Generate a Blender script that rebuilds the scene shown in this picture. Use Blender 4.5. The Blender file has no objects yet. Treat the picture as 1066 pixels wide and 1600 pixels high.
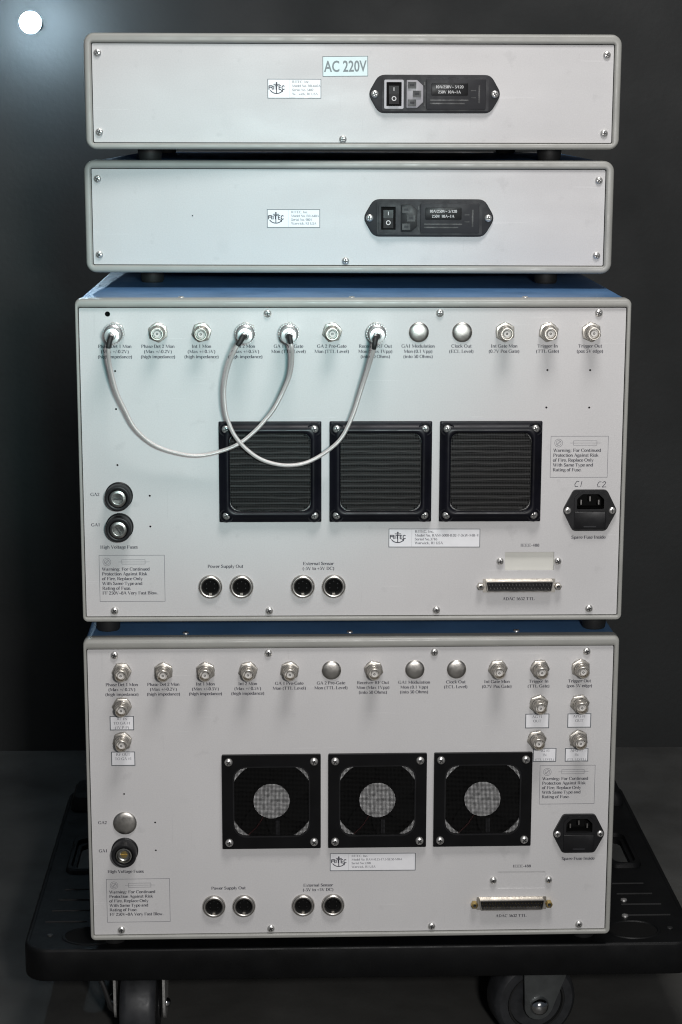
import bpy, math, random
from mathutils import Vector, Matrix
from mathutils.geometry import tessellate_polygon
random.seed(7)
S = bpy.context.scene
COL = S.collection
MM = .001
PI = math.pi

# ------------------------------------------------------------------ materials
def mat(name, col, rough=.5, metal=0., spec=.5, noise=0., nscale=20., bump=0., bscale=200., stretch=(1, 1, 1),
        rvar=0., coat=0., emit=None, estr=0., col2=None, dist=.0002):
    m = bpy.data.materials.new(name); m.use_nodes = True
    nt = m.node_tree; b = nt.nodes['Principled BSDF']
    b.inputs['Roughness'].default_value = rough; b.inputs['Metallic'].default_value = metal
    b.inputs['Specular IOR Level'].default_value = spec; b.inputs['Coat Weight'].default_value = coat
    b.inputs['Base Color'].default_value = (*col, 1)
    if emit:
        b.inputs['Emission Color'].default_value = (*emit, 1); b.inputs['Emission Strength'].default_value = estr
    def tex(scale, detail=4.):
        t = nt.nodes.new('ShaderNodeTexCoord'); mp = nt.nodes.new('ShaderNodeMapping')
        mp.inputs['Scale'].default_value = stretch
        n = nt.nodes.new('ShaderNodeTexNoise'); n.inputs['Scale'].default_value = scale; n.inputs['Detail'].default_value = detail
        nt.links.new(t.outputs['Object'], mp.inputs[0]); nt.links.new(mp.outputs[0], n.inputs['Vector'])
        return n
    if noise or col2:
        n = tex(nscale); r = nt.nodes.new('ShaderNodeMapRange'); r.inputs[1].default_value = .3; r.inputs[2].default_value = .7
        mx = nt.nodes.new('ShaderNodeMix'); mx.data_type = 'RGBA'
        c2 = col2 if col2 else tuple(max(0, c * (1 - noise)) for c in col)
        c1 = col if col2 else tuple(min(1, c * (1 + noise)) for c in col)
        mx.inputs[6].default_value = (*c1, 1); mx.inputs[7].default_value = (*c2, 1)
        nt.links.new(n.outputs[0], r.inputs[0]); nt.links.new(r.outputs[0], mx.inputs[0]); nt.links.new(mx.outputs[2], b.inputs['Base Color'])
    if rvar:
        n = tex(nscale * 2.3); r = nt.nodes.new('ShaderNodeMapRange'); r.inputs[1].default_value = .3; r.inputs[2].default_value = .7
        r.inputs[3].default_value = max(0, rough - rvar); r.inputs[4].default_value = min(1, rough + rvar)
        nt.links.new(n.outputs[0], r.inputs[0]); nt.links.new(r.outputs[0], b.inputs['Roughness'])
    if bump:
        n = tex(bscale, 3.); bp = nt.nodes.new('ShaderNodeBump'); bp.inputs['Strength'].default_value = bump; bp.inputs['Distance'].default_value = dist
        nt.links.new(n.outputs[0], bp.inputs['Height']); nt.links.new(bp.outputs[0], b.inputs['Normal'])
    return m

def panel_material(name, base):
    """satin off-white paint: fine grain, faint handling smudges and a few pale scuffs"""
    m = bpy.data.materials.new(name); m.use_nodes = True; nt = m.node_tree; N = nt.nodes; L = nt.links
    b = N['Principled BSDF']; b.inputs['Specular IOR Level'].default_value = .35
    tc = N.new('ShaderNodeTexCoord')
    def noise(scale, detail, sx=(1, 1, 1)):
        mp = N.new('ShaderNodeMapping'); mp.inputs['Scale'].default_value = sx; L.new(tc.outputs['Object'], mp.inputs[0])
        n = N.new('ShaderNodeTexNoise'); n.inputs['Scale'].default_value = scale; n.inputs['Detail'].default_value = detail
        L.new(mp.outputs[0], n.inputs['Vector']); return n
    def rng(n, a, c, lo, hi):
        r = N.new('ShaderNodeMapRange'); r.inputs[1].default_value = a; r.inputs[2].default_value = c
        r.inputs[3].default_value = lo; r.inputs[4].default_value = hi; L.new(n.outputs[0], r.inputs[0]); return r
    def mul(a, c):
        x = N.new('ShaderNodeMath'); x.operation = 'MULTIPLY'; L.new(a.outputs[0], x.inputs[0]); L.new(c.outputs[0], x.inputs[1]); return x
    smudge = rng(noise(9, 5, (1, 1, .6)), .35, .7, 1.0, .93)
    grain = rng(noise(900, 2), .25, .75, .955, 1.045)
    stain = rng(noise(26, 7), .66, .74, 1.0, .95)
    dirt = rng(noise(60, 8, (1, 1, 1)), .28, .35, .92, 1.0)
    hair = rng(noise(34, 3, (.35, 1, 9)), .70, .715, 1.0, 1.06)
    hair2 = rng(noise(30, 3, (8, 1, .5)), .71, .725, 1.0, .955)
    v = mul(mul(mul(mul(smudge, grain), stain), dirt), mul(hair, hair2))
    mx = N.new('ShaderNodeMix'); mx.data_type = 'RGBA'; mx.blend_type = 'MULTIPLY'; mx.inputs[0].default_value = 1
    mx.inputs[6].default_value = (*base, 1)
    cb = N.new('ShaderNodeCombineColor')
    for i in range(3): L.new(v.outputs[0], cb.inputs[i])
    L.new(cb.outputs[0], mx.inputs[7]); L.new(mx.outputs[2], b.inputs['Base Color'])
    rr = rng(noise(14, 4, (1, 1, 2.5)), .3, .7, .38, .52); L.new(rr.outputs[0], b.inputs['Roughness'])
    bp = N.new('ShaderNodeBump'); bp.inputs['Strength'].default_value = .3; bp.inputs['Distance'].default_value = .0001
    L.new(noise(1400, 2).outputs[0], bp.inputs['Height']); L.new(bp.outputs[0], b.inputs['Normal'])
    return m

M = {}
M['panel'] = panel_material('satin off-white paint', (.555, .548, .548))
M['paperboard'] = mat('cream insulating board', (.60, .595, .55), .6, noise=.04, nscale=60)
M['bezel'] = mat('warm grey moulded bezel', (.29, .29, .27), .42, noise=.07, nscale=30, bump=.15, bscale=700, rvar=.08)
M['blue'] = mat('blue enamel sheet steel', (.085, .19, .36), .38, noise=.12, nscale=14, bump=.1, bscale=500, rvar=.1)
M['ink'] = mat('printed ink', (.03, .03, .045), .6)
M['ink_soft'] = mat('thin printed ink', (.13, .13, .15), .6)
M['white_ink'] = mat('white raised lettering', (.55, .55, .55), .5)
M['black'] = mat('black moulded plastic', (.009, .009, .010), .4, 0, .28, noise=.3, nscale=60, bump=.1, bscale=900, rvar=.08)
M['dark_plastic'] = mat('dark charcoal plastic', (.017, .017, .020), .55, 0, .35, noise=.2, nscale=60, rvar=.08)
M['grey_plastic'] = mat('light grey plastic', (.30, .29, .31), .4)
M['matt_black'] = mat('matt black void lining', (.006, .006, .006), .9, spec=.1)
M['satin_black'] = mat('black anodised fan cover', (.005, .005, .008), .36, 0, .22, noise=.3, nscale=40, rvar=.08)
M['rib'] = mat('dark brown-black filter rib', (.014, .0135, .0125), .5, noise=.4, nscale=130, bump=.3, bscale=900)
M['wire'] = mat('dark woven mesh wire', (.006, .006, .006), .7, 0, .1)
M['wire_glint'] = mat('black painted mesh wire', (.03, .03, .03), .3, metal=.3)
M['hub'] = mat('grey fan label and housing', (.50, .50, .50), .6, noise=.5, nscale=300)
M['nickel'] = mat('nickel plated brass', (.58, .55, .50), .38, metal=1, noise=.12, nscale=300, bump=.2, bscale=900)
M['nickel_dull'] = mat('satin nickel', (.50, .48, .45), .36, metal=1, noise=.12, nscale=120, rvar=.08, bump=.15, bscale=700)
M['steel'] = mat('bright screw steel', (.68, .67, .65), .34, metal=.85, noise=.2, nscale=500, bump=.4, bscale=900)
M['slot'] = mat('dark screw recess', (.05, .05, .05), .5, metal=.7)
M['brass'] = mat('yellow chromate brass', (.62, .46, .18), .28, metal=1)
M['pin_brass'] = mat('dull gold contact', (.22, .17, .08), .35, metal=1)
M['pin_nickel'] = mat('dull tin contact', (.30, .29, .28), .35, metal=1)
M['fuse_metal'] = mat('tarnished fuse cap metal', (.36, .36, .34), .3, metal=1, noise=.35, nscale=260, bump=.3, bscale=700)
M['flat_black'] = mat('flat black guard plate', (.0035, .0035, .004), .42, 0, .15, noise=.3, nscale=50)
M['ptfe'] = mat('white connector insulator', (.62, .60, .57), .5)
M['plug'] = mat('bright satin plug metal', (.70, .70, .69), .36, metal=.92, noise=.06, nscale=200)
M['chrome'] = mat('bright zinc plate', (.66, .66, .66), .15, metal=1, noise=.2, nscale=80)
M['zinc'] = mat('dull zinc bracket', (.17, .18, .18), .4, metal=.9, noise=.25, nscale=60)
M['rubber'] = mat('black rubber', (.012, .012, .012), .6, bump=.2, bscale=500)
M['tyre'] = mat('dark grey caster tyre', (.018, .019, .021), .5, noise=.25, nscale=70, rvar=.1)
M['wheelcore'] = mat('black wheel core', (.010, .010, .010), .45)
M['deck'] = mat('black moulded deck', (.0045, .0047, .005), .45, 0, .18, noise=.3, nscale=25, bump=.35, bscale=900, rvar=.1)
M['paper'] = mat('white adhesive label', (.78, .78, .80), .4, noise=.03, nscale=120)
M['cyan_paper'] = mat('pale cyan adhesive label', (.56, .69, .70), .4, noise=.04, nscale=120)
M['border'] = mat('grey label border', (.11, .12, .13), .5)
M['pale_print'] = mat('faded grey-green print', (.17, .21, .22), .5)
M['wiring_red'] = mat('red fan lead', (.05, .006, .006), .5)
M['bulb'] = mat('glowing globe', (.9, .95, 1), .3, emit=(.62, .84, 1.0), estr=400)
M['wall'] = mat('charcoal backdrop', (.0125, .0140, .0140), .7, noise=.22, nscale=4.0, bump=.5, bscale=160, rvar=.08, dist=.0004)
M['floor'] = mat('dark concrete floor', (.074, .073, .068), .6, noise=.0, nscale=9, col2=(.040, .0395, .037), bump=.4, bscale=90, rvar=.14, dist=.0006)

def braid_material():
    m = bpy.data.materials.new('braided silver cable jacket'); m.use_nodes = True; nt = m.node_tree; b = nt.nodes['Principled BSDF']
    b.inputs['Roughness'].default_value = .34; b.inputs['Metallic'].default_value = .3
    uv = nt.nodes.new('ShaderNodeTexCoord')
    mp = nt.nodes.new('ShaderNodeMapping'); mp.inputs['Rotation'].default_value = (0, 0, .6); mp.inputs['Scale'].default_value = (1, 1, 1)
    w = nt.nodes.new('ShaderNodeTexWave'); w.inputs['Scale'].default_value = 1.0; w.wave_type = 'BANDS'
    nt.links.new(uv.outputs['UV'], mp.inputs[0]); nt.links.new(mp.outputs[0], w.inputs['Vector'])
    mx = nt.nodes.new('ShaderNodeMix'); mx.data_type = 'RGBA'
    mx.inputs[6].default_value = (.42, .34, .32, 1); mx.inputs[7].default_value = (.92, .88, .86, 1)
    nt.links.new(w.outputs[0], mx.inputs[0]); nt.links.new(mx.outputs[2], b.inputs['Base Color'])
    bp = nt.nodes.new('ShaderNodeBump'); bp.inputs['Distance'].default_value = .0002; bp.inputs['Strength'].default_value = .5
    nt.links.new(w.outputs[0], bp.inputs['Height']); nt.links.new(bp.outputs[0], b.inputs['Normal'])
    return m
M['braid'] = braid_material()

# ------------------------------------------------------------------ mesh builder (all values in millimetres)
class MB:
    def __init__(s): s.v = []; s.f = []; s.m = []; s.mats = []; s.uv = None
    def mi(s, m):
        if m not in s.mats: s.mats.append(m)
        return s.mats.index(m)
    def add(s, vs, fs, m):
        k = len(s.v); s.v += [tuple(v) for v in vs]; i = s.mi(m)
        for f in fs: s.f.append(tuple(k + j for j in f)); s.m.append(i)
        return s
    def box(s, x0, x1, y0, y1, z0, z1, m):
        v = [(x, y, z) for x in (x0, x1) for y in (y0, y1) for z in (z0, z1)]
        return s.add(v, [(0, 1, 3, 2), (4, 6, 7, 5), (0, 4, 5, 1), (2, 3, 7, 6), (0, 2, 6, 4), (1, 5, 7, 3)], m)
    def loops(s, ls, m, cap0=False, cap1=True, closed=True):
        n = len(ls[0]); vs = [p for l in ls for p in l]; fs = []
        for i in range(len(ls) - 1):
            for j in range(n if closed else n - 1):
                k = (j + 1) % n; fs.append((i * n + j, i * n + k, (i + 1) * n + k, (i + 1) * n + j))
        if cap0: fs.append(tuple(reversed(range(n))))
        if cap1: fs.append(tuple((len(ls) - 1) * n + j for j in range(n)))
        return s.add(vs, fs, m)
    def prism(s, poly, y0, y1, m, bev=0., n=2):
        """convex polygon in (x,z), back at y0, front at y1 (y1<y0), rounded front edge"""
        ls = [[(x, y0, z) for x, z in poly]]
        if bev <= 0: ls.append([(x, y1, z) for x, z in poly])
        else:
            for i in range(n + 1):
                a = i / n * PI / 2; ins = inset(poly, bev * (1 - math.cos(a)))
                ls.append([(x, y1 + bev * (1 - math.sin(a)), z) for x, z in ins])
        return s.loops(ls, m, cap0=True)
    def lathe(s, prof, cx, cz, m, n=28, cap=True, ang=0.):
        ls = [[(cx + r * math.cos(ang + 2 * PI * j / n), y, cz + r * math.sin(ang + 2 * PI * j / n)) for j in range(n)] for r, y in prof]
        return s.loops(ls, m, cap0=False, cap1=cap)
    def plate(s, outer, holes, y0, y1, m):
        """flat plate with openings, front at y1"""
        polys = [[Vector((x, z, 0)) for x, z in outer]] + [[Vector((x, z, 0)) for x, z in h] for h in holes]
        tris = tessellate_polygon(polys); flat = [p for q in polys for p in q]; n = len(flat)
        vs = [(p.x, y1, p.y) for p in flat] + [(p.x, y0, p.y) for p in flat]
        fs = []
        for t in tris:
            a, b, c = (flat[i] for i in t)
            o = (b - a).cross(c - a).z
            t = t if o > 0 else (t[0], t[2], t[1])
            fs.append(tuple(t)); fs.append((t[0] + n, t[2] + n, t[1] + n))
        k = 0
        for q in polys:
            L = len(q)
            for j in range(L):
                a, b = k + j, k + (j + 1) % L; fs.append((a, a + n, b + n, b))
            k += L
        return s.add(vs, fs, m)
    def tube(s, pts, r, m, n=10, caps=True, ry=None):
        P = [Vector(p) for p in pts]; up = Vector((0, 0, 1)); ls = []; prev = None
        for i, p in enumerate(P):
            t = (P[min(i + 1, len(P) - 1)] - P[max(i - 1, 0)]).normalized()
            if prev is None:
                a = t.cross(up if abs(t.z) < .9 else Vector((1, 0, 0))).normalized()
            else:
                a = (prev - t * prev.dot(t)).normalized()
            prev = a; b = t.cross(a)
            rr = r[i] if isinstance(r, (list, tuple)) else r
            ls.append([tuple(p + a * rr * math.cos(2 * PI * j / n) + b * rr * math.sin(2 * PI * j / n)) for j in range(n)])
        return s.loops(ls, m, cap0=caps, cap1=caps)
    def xform(s, mt):
        s.v = [tuple(mt @ Vector(v)) for v in s.v]; return s
    def build(s, name, parent=None, loc=(0, 0, 0), rot=(0, 0, 0), smooth=True, uv=None):
        me = bpy.data.meshes.new(name); me.from_pydata([(x * MM, y * MM, z * MM) for x, y, z in s.v], [], s.f)
        for m in s.mats: me.materials.append(m)
        me.polygons.foreach_set('material_index', s.m)
        if smooth:
            me.polygons.foreach_set('use_smooth', [True] * len(me.polygons)); me.set_sharp_from_angle(angle=math.radians(38))
        if uv:
            l = me.uv_layers.new(name='UVMap')
            for poly in me.polygons:
                for li in poly.loop_indices: l.data[li].uv = uv(me.loops[li].vertex_index, li - poly.loop_start)
        me.update(); return link(name, me, parent, loc, rot)

def link(name, data, parent=None, loc=(0, 0, 0), rot=(0, 0, 0)):
    o = bpy.data.objects.new(name, data); COL.objects.link(o)
    if parent is not None: o.parent = parent
    o.location = [c * MM for c in loc]; o.rotation_euler = rot
    return o

def copy_part(src, parent, loc, rot=None):
    """copy a part with its sub-parts, sharing the mesh data"""
    c = src.copy(); COL.objects.link(c); c.parent = parent; c.location = [v * MM for v in loc]
    if rot is not None: c.rotation_euler = rot
    for ch in src.children:
        d = ch.copy(); COL.objects.link(d); d.parent = c
    return c

def inset(poly, d):
    if d <= 0: return list(poly)
    n = len(poly); out = []
    for i in range(n):
        p0, p1, p2 = Vector(poly[i - 1]), Vector(poly[i]), Vector(poly[(i + 1) % n])
        a = (p1 - p0).normalized(); b = (p2 - p1).normalized()
        na = Vector((-a.y, a.x)); nb = Vector((-b.y, b.x)); q = na + nb
        q = q / max(.3, (1 + na.dot(nb)))
        out.append(tuple(p1 + q * d))
    return out
def rrect(x0, z0, x1, z1, r, n=5):
    r = max(r, .01); P = []
    for cx, cz, a0 in ((x1 - r, z0 + r, -90), (x1 - r, z1 - r, 0), (x0 + r, z1 - r, 90), (x0 + r, z0 + r, 180)):
        for i in range(n + 1):
            a = math.radians(a0 + 90 * i / n); P.append((cx + r * math.cos(a), cz + r * math.sin(a)))
    return P
def circ(cx, cz, r, n=20): return [(cx + r * math.cos(2 * PI * i / n), cz + r * math.sin(2 * PI * i / n)) for i in range(n)]
def rcorner(poly, r, n=3):
    """round the corners of a convex polygon"""
    out = []; N = len(poly)
    for i in range(N):
        p0, p1, p2 = Vector(poly[i - 1]), Vector(poly[i]), Vector(poly[(i + 1) % N])
        a = (p0 - p1).normalized(); b = (p2 - p1).normalized(); q0 = p1 + a * r; q1 = p1 + b * r
        for k in range(n + 1):
            t = k / n; out.append(tuple(q0 * (1 - t) ** 2 + p1 * 2 * t * (1 - t) + q1 * t * t))
    return out
def smooth_path(P, k=6):
    P = [Vector(p) for p in P]; out = []
    for i in range(len(P) - 1):
        p0, p1, p2, p3 = P[max(i - 1, 0)], P[i], P[i + 1], P[min(i + 2, len(P) - 1)]
        for j in range(k):
            t = j / k
            out.append(.5 * ((2 * p1) + (p2 - p0) * t + (2 * p0 - 5 * p1 + 4 * p2 - p3) * t * t + (3 * p1 - p0 - 3 * p2 + p3) * t ** 3))
    out.append(P[-1]); return out

# ------------------------------------------------------------------ lettering
# a small bold roman alphabet drawn with a broad pen (upright strokes thick, level strokes thin); units 1/1000 em
# l x0 y0 x1 y1 [w] = stroke, a cx cy rx ry a0 a1 = arc, s x y len = serif, d x y = dot
G = {
'A': (722, 'l 90 0 350 690 60;l 340 690 610 0 150;l 170 230 500 230;s 90 0 200;s 620 0 250'),
'B': (667, 'l 170 0 170 676;l 60 676 360 676;l 60 0 370 0;l 160 345 360 345;a 350 510 190 165 -90 90;a 360 172 220 172 -90 90'),
'C': (722, 'a 390 338 310 345 45 312;l 625 440 625 676 50'),
'D': (722, 'l 170 0 170 676;l 50 676 320 676;l 50 0 320 0;a 310 338 330 338 -90 90'),
'E': (667, 'l 170 0 170 676;l 60 676 600 676;l 60 0 620 0;l 160 345 450 345;l 600 510 600 676 55;l 625 0 625 170 55;l 450 250 450 440 50'),
'F': (611, 'l 170 0 170 676;l 60 676 580 676;s 170 0 270;l 160 345 440 345;l 580 510 580 676 55;l 440 250 440 440 50'),
'G': (778, 'a 400 338 320 345 45 330;l 640 40 640 300;s 640 300 260;l 630 470 630 676 50'),
'H': (778, 'l 180 0 180 676;l 600 0 600 676;l 180 345 600 345;s 180 0 280;s 180 676 280;s 600 0 280;s 600 676 280'),
'I': (389, 'l 195 0 195 676;s 195 0 300;s 195 676 300'),
'K': (778, 'l 170 0 170 676;l 200 300 600 676 60;l 290 400 640 0;s 170 0 260;s 170 676 260;s 650 0 220;s 600 676 200'),
'L': (667, 'l 170 0 170 676;s 170 676 280;l 50 0 620 0;l 620 0 620 220 55'),
'M': (944, 'l 140 0 140 676 55;l 150 676 450 60 140;l 450 60 780 676 55;l 800 0 800 676;s 130 0 200;s 800 0 260;s 120 676 180;s 820 676 220'),
'N': (722, 'l 130 0 130 676 55;l 120 676 600 20 140;l 600 0 600 676 55;s 130 0 200;s 110 676 160;s 600 676 220'),
'O': (778, 'a 389 338 310 340 0 360'),
'P': (611, 'l 160 0 160 676;l 60 676 330 676;l 160 325 330 325;s 160 0 280;a 320 500 210 175 -90 90'),
'R': (722, 'l 160 0 160 676;l 60 676 340 676;l 160 335 340 335;s 160 0 270;a 330 505 210 170 -90 90;l 340 340 600 10 140;s 640 0 160'),
'S': (556, 'a 280 510 170 170 25 200;a 275 170 185 170 -170 20;l 125 480 450 230 130;l 450 520 450 676 45;l 75 0 75 180 45'),
'T': (667, 'l 333 0 333 676;l 50 676 620 676;l 55 500 55 676 50;l 615 500 615 676 50;s 333 0 300'),
'U': (722, 'l 160 676 160 200;a 360 200 205 200 180 360;l 580 200 580 676 55;s 160 676 280;s 580 676 220'),
'V': (722, 'l 120 676 380 0 140;l 380 0 600 676 55;s 130 676 260;s 600 676 200'),
'W': (1000, 'l 110 676 330 0 140;l 330 0 500 676 50;l 480 676 690 0 140;l 690 0 890 676 50;s 120 676 240;s 500 676 180;s 890 676 180'),
'X': (722, 'l 120 676 600 0 140;l 110 0 580 676 55;s 120 676 260;s 120 0 200;s 600 0 260;s 580 676 200'),
'Y': (722, 'l 120 676 370 320 140;l 370 320 600 676 55;l 365 0 365 330;s 365 0 280;s 120 676 240;s 600 676 190'),
'a': (500, 'l 350 60 350 330;a 235 330 130 125 0 165;a 205 130 145 120 0 360;l 350 30 470 30'),
'b': (556, 'l 120 0 120 676;a 300 230 190 230 -150 150;s 80 676 110'),
'c': (444, 'a 245 230 190 235 45 315'),
'd': (556, 'l 430 0 430 676;a 250 230 190 230 20 340;s 400 676 110;s 470 0 120'),
'e': (444, 'a 235 230 185 235 0 318;l 60 250 420 250'),
'f': (333, 'l 130 0 130 560;a 240 560 110 120 30 180;l 20 450 310 450;s 140 0 250'),
'g': (500, 'a 230 300 165 165 0 360;a 240 -70 200 120 0 360;l 380 440 480 440'),
'h': (556, 'l 120 0 120 676;a 290 290 140 170 0 150;l 430 0 430 290;s 120 0 200;s 430 0 200;s 80 676 120'),
'i': (278, 'l 140 0 140 450;d 140 610;s 140 0 230;s 95 450 130'),
'k': (556, 'l 120 0 120 676;l 140 220 420 450 55;l 240 300 460 0 130;s 120 0 200;s 470 0 160;s 410 450 190'),
'l': (278, 'l 140 0 140 676;s 140 0 230;s 95 676 130'),
'm': (833, 'l 120 0 120 450;a 280 300 130 160 0 150;l 410 0 410 300;a 565 300 135 160 0 150;l 700 0 700 300;s 120 0 200;s 410 0 180;s 710 0 200;s 80 450 120'),
'n': (556, 'l 120 0 120 450;a 290 290 140 170 0 150;l 430 0 430 290;s 120 0 200;s 430 0 200;s 80 450 120'),
'o': (500, 'a 250 230 190 235 0 360'),
'p': (556, 'l 120 -200 120 450;a 300 230 190 235 -160 150;s 120 -200 220;s 80 450 120'),
'r': (444, 'l 130 0 130 450;a 270 320 120 130 40 150;d 380 390;s 140 0 240;s 90 450 120'),
's': (389, 'a 200 340 120 120 30 200;a 190 115 130 115 -170 20;l 90 320 300 150 110'),
't': (333, 'l 150 80 150 610;l 20 450 310 450;a 225 80 75 80 180 320'),
'u': (556, 'l 120 140 120 450;a 270 140 150 140 180 340;l 430 0 430 450;s 80 450 120;s 480 0 120;s 390 450 100'),
'v': (500, 'l 90 450 260 0 120;l 260 0 410 450 50;s 90 450 190;s 410 450 140'),
'w': (722, 'l 80 450 230 0 120;l 230 0 360 450 50;l 350 450 490 0 120;l 490 0 640 450 50;s 90 450 170;s 360 450 130;s 640 450 130'),
'x': (500, 'l 90 450 400 0 120;l 80 0 390 450 50;s 90 450 180;s 90 0 140;s 400 0 180;s 390 450 140'),
'y': (500, 'l 90 450 270 0 120;l 430 450 210 -160 50;d 150 -150;s 90 450 190;s 430 450 140'),
'z': (444, 'l 60 450 390 450;l 380 450 60 0 100;l 60 0 400 0'),
'0': (500, 'a 250 338 180 345 0 360'),
'1': (500, 'l 260 0 260 680;s 260 0 280;l 130 610 260 680 60'),
'2': (500, 'a 235 490 160 185 -10 165;l 390 440 80 40 100;l 60 40 440 40 110'),
'3': (500, 'a 220 510 150 165 -70 150;a 215 180 190 180 -150 75'),
'4': (500, 'l 320 0 320 680;l 320 670 40 190 55;l 30 180 470 180 90'),
'5': (500, 'a 220 210 190 210 -140 110;l 100 410 150 670 60;l 150 640 420 640 90'),
'6': (500, 'a 255 215 180 215 0 360;a 430 250 360 430 115 185'),
'7': (500, 'l 50 630 450 630 100;l 450 650 200 0 90'),
'8': (500, 'a 250 510 150 160 0 360;a 250 175 185 180 0 360'),
'9': (500, 'a 245 460 180 215 0 360;a 70 420 360 430 -65 5'),
'(': (333, 'a 330 240 230 440 125 235'), ')': (333, 'a 0 240 230 440 -55 55'),
'+': (570, 'l 285 60 285 500 80;l 60 280 510 280 80'), '-': (333, 'l 40 230 290 230 100'), '/': (278, 'l 10 -20 270 690 70'),
'.': (250, 'd 125 60'), ',': (250, 'd 125 60;l 150 40 90 -130 50'), ':': (333, 'd 165 60;d 165 400'), '#': (500, 'l 150 0 210 676 60;l 300 0 360 676 60;l 40 230 460 230;l 60 430 480 430'),
'=': (570, 'l 60 200 510 200 70;l 60 360 510 360 70'), '~': (520, 'a 160 260 90 60 0 180;a 340 270 90 60 180 360'), ' ': (250, ''),
}
def pen(mb, pts, m, sc, ox, oz, y, w=None, bold=1.):
    for i in range(len(pts) - 1):
        a = Vector(pts[i]); b = Vector(pts[i + 1]); d = b - a; L = d.length
        if L < 1e-6: continue
        d /= L; ww = (w if w else 40 + 112 * abs(d.y)) * bold; n = Vector((-d.y, d.x)) * ww / 2; e = d * ww * .1
        P = [a - n - e, b - n + e, b + n + e, a + n - e]
        yy = y - random.random() * .012
        mb.add([(ox + p.x * sc, yy, oz + p.y * sc) for p in P], [(0, 1, 2, 3)], m)
def text_width(t, em, track=1.): return sum(G.get(c, G['o'])[0] for c in t) * em / 1000 * track
def roman(mb, t, x, z, em, m, y=0., align='c', track=1., bold=1.):
    sc = em / 1000; w = text_width(t, em, track)
    x0 = x - (w / 2 if align == 'c' else 0)
    for c in t:
        adv, prog = G.get(c, G['o'])
        for st in filter(None, prog.split(';')):
            k, *a = st.split(); a = [float(q) for q in a]
            if k == 'l': pen(mb, [(a[0], a[1]), (a[2], a[3])], m, sc, x0, z, y, a[4] if len(a) > 4 else None, bold)
            elif k == 's':
                a[2] *= .72; pen(mb, [(a[0] - a[2] / 2, a[1] + (18 if a[1] < 100 else -18)), (a[0] + a[2] / 2, a[1] + (18 if a[1] < 100 else -18))], m, sc, x0, z, y, 40, bold)
            elif k == 'd': pen(mb, [(a[0] - 55, a[1]), (a[0] + 55, a[1])], m, sc, x0, z, y, 125, bold)
            elif k == 'a':
                n = max(5, int(abs(a[5] - a[4]) / 26)); A = [math.radians(a[4] + (a[5] - a[4]) * i / n) for i in range(n + 1)]
                pen(mb, [(a[0] + a[2] * math.cos(q), a[1] + a[3] * math.sin(q)) for q in A], m, sc, x0, z, y, None, bold)
        x0 += adv * sc * track
    return mb
def sans(name, t, size, m, parent, x, y, z, sx=1., bold=0., align='CENTER'):
    cu = bpy.data.curves.new(name, 'FONT'); cu.body = t; cu.size = size * MM; cu.align_x = align; cu.offset = bold * MM
    cu.resolution_u = 3; cu.extrude = .00002
    tmp = bpy.data.objects.new('tmp', cu); COL.objects.link(tmp); bpy.context.view_layer.update()
    me = bpy.data.meshes.new_from_object(tmp.evaluated_get(bpy.context.evaluated_depsgraph_get()))
    bpy.data.objects.remove(tmp); bpy.data.curves.remove(cu)
    for v in me.vertices: v.co = Vector((v.co.x * sx, v.co.z * -1, v.co.y))
    me.materials.clear(); me.materials.append(m); me.name = name
    return link(name, me, parent, (x, y, z))

# ------------------------------------------------------------------ small parts, built once, then copied
P_FRONT = 2.2      # panel face lies 2.2 mm behind the bezel front
protos = {}
HOLD = bpy.data.objects.new('parts_store', None)
def proto(key, fn):
    if key not in protos: protos[key] = fn()
    return protos[key]
used = set()
def place(key, fn, parent, x, z, y=P_FRONT, rot=0., tilt=(0., 0.)):
    src = proto(key, fn); loc = (x, y, z); r = (tilt[0], rot, tilt[1])
    if key not in used:
        used.add(key); src.parent = parent; src.location = [c * MM for c in loc]; src.rotation_euler = r; return src
    return copy_part(src, parent, loc, r)

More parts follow.
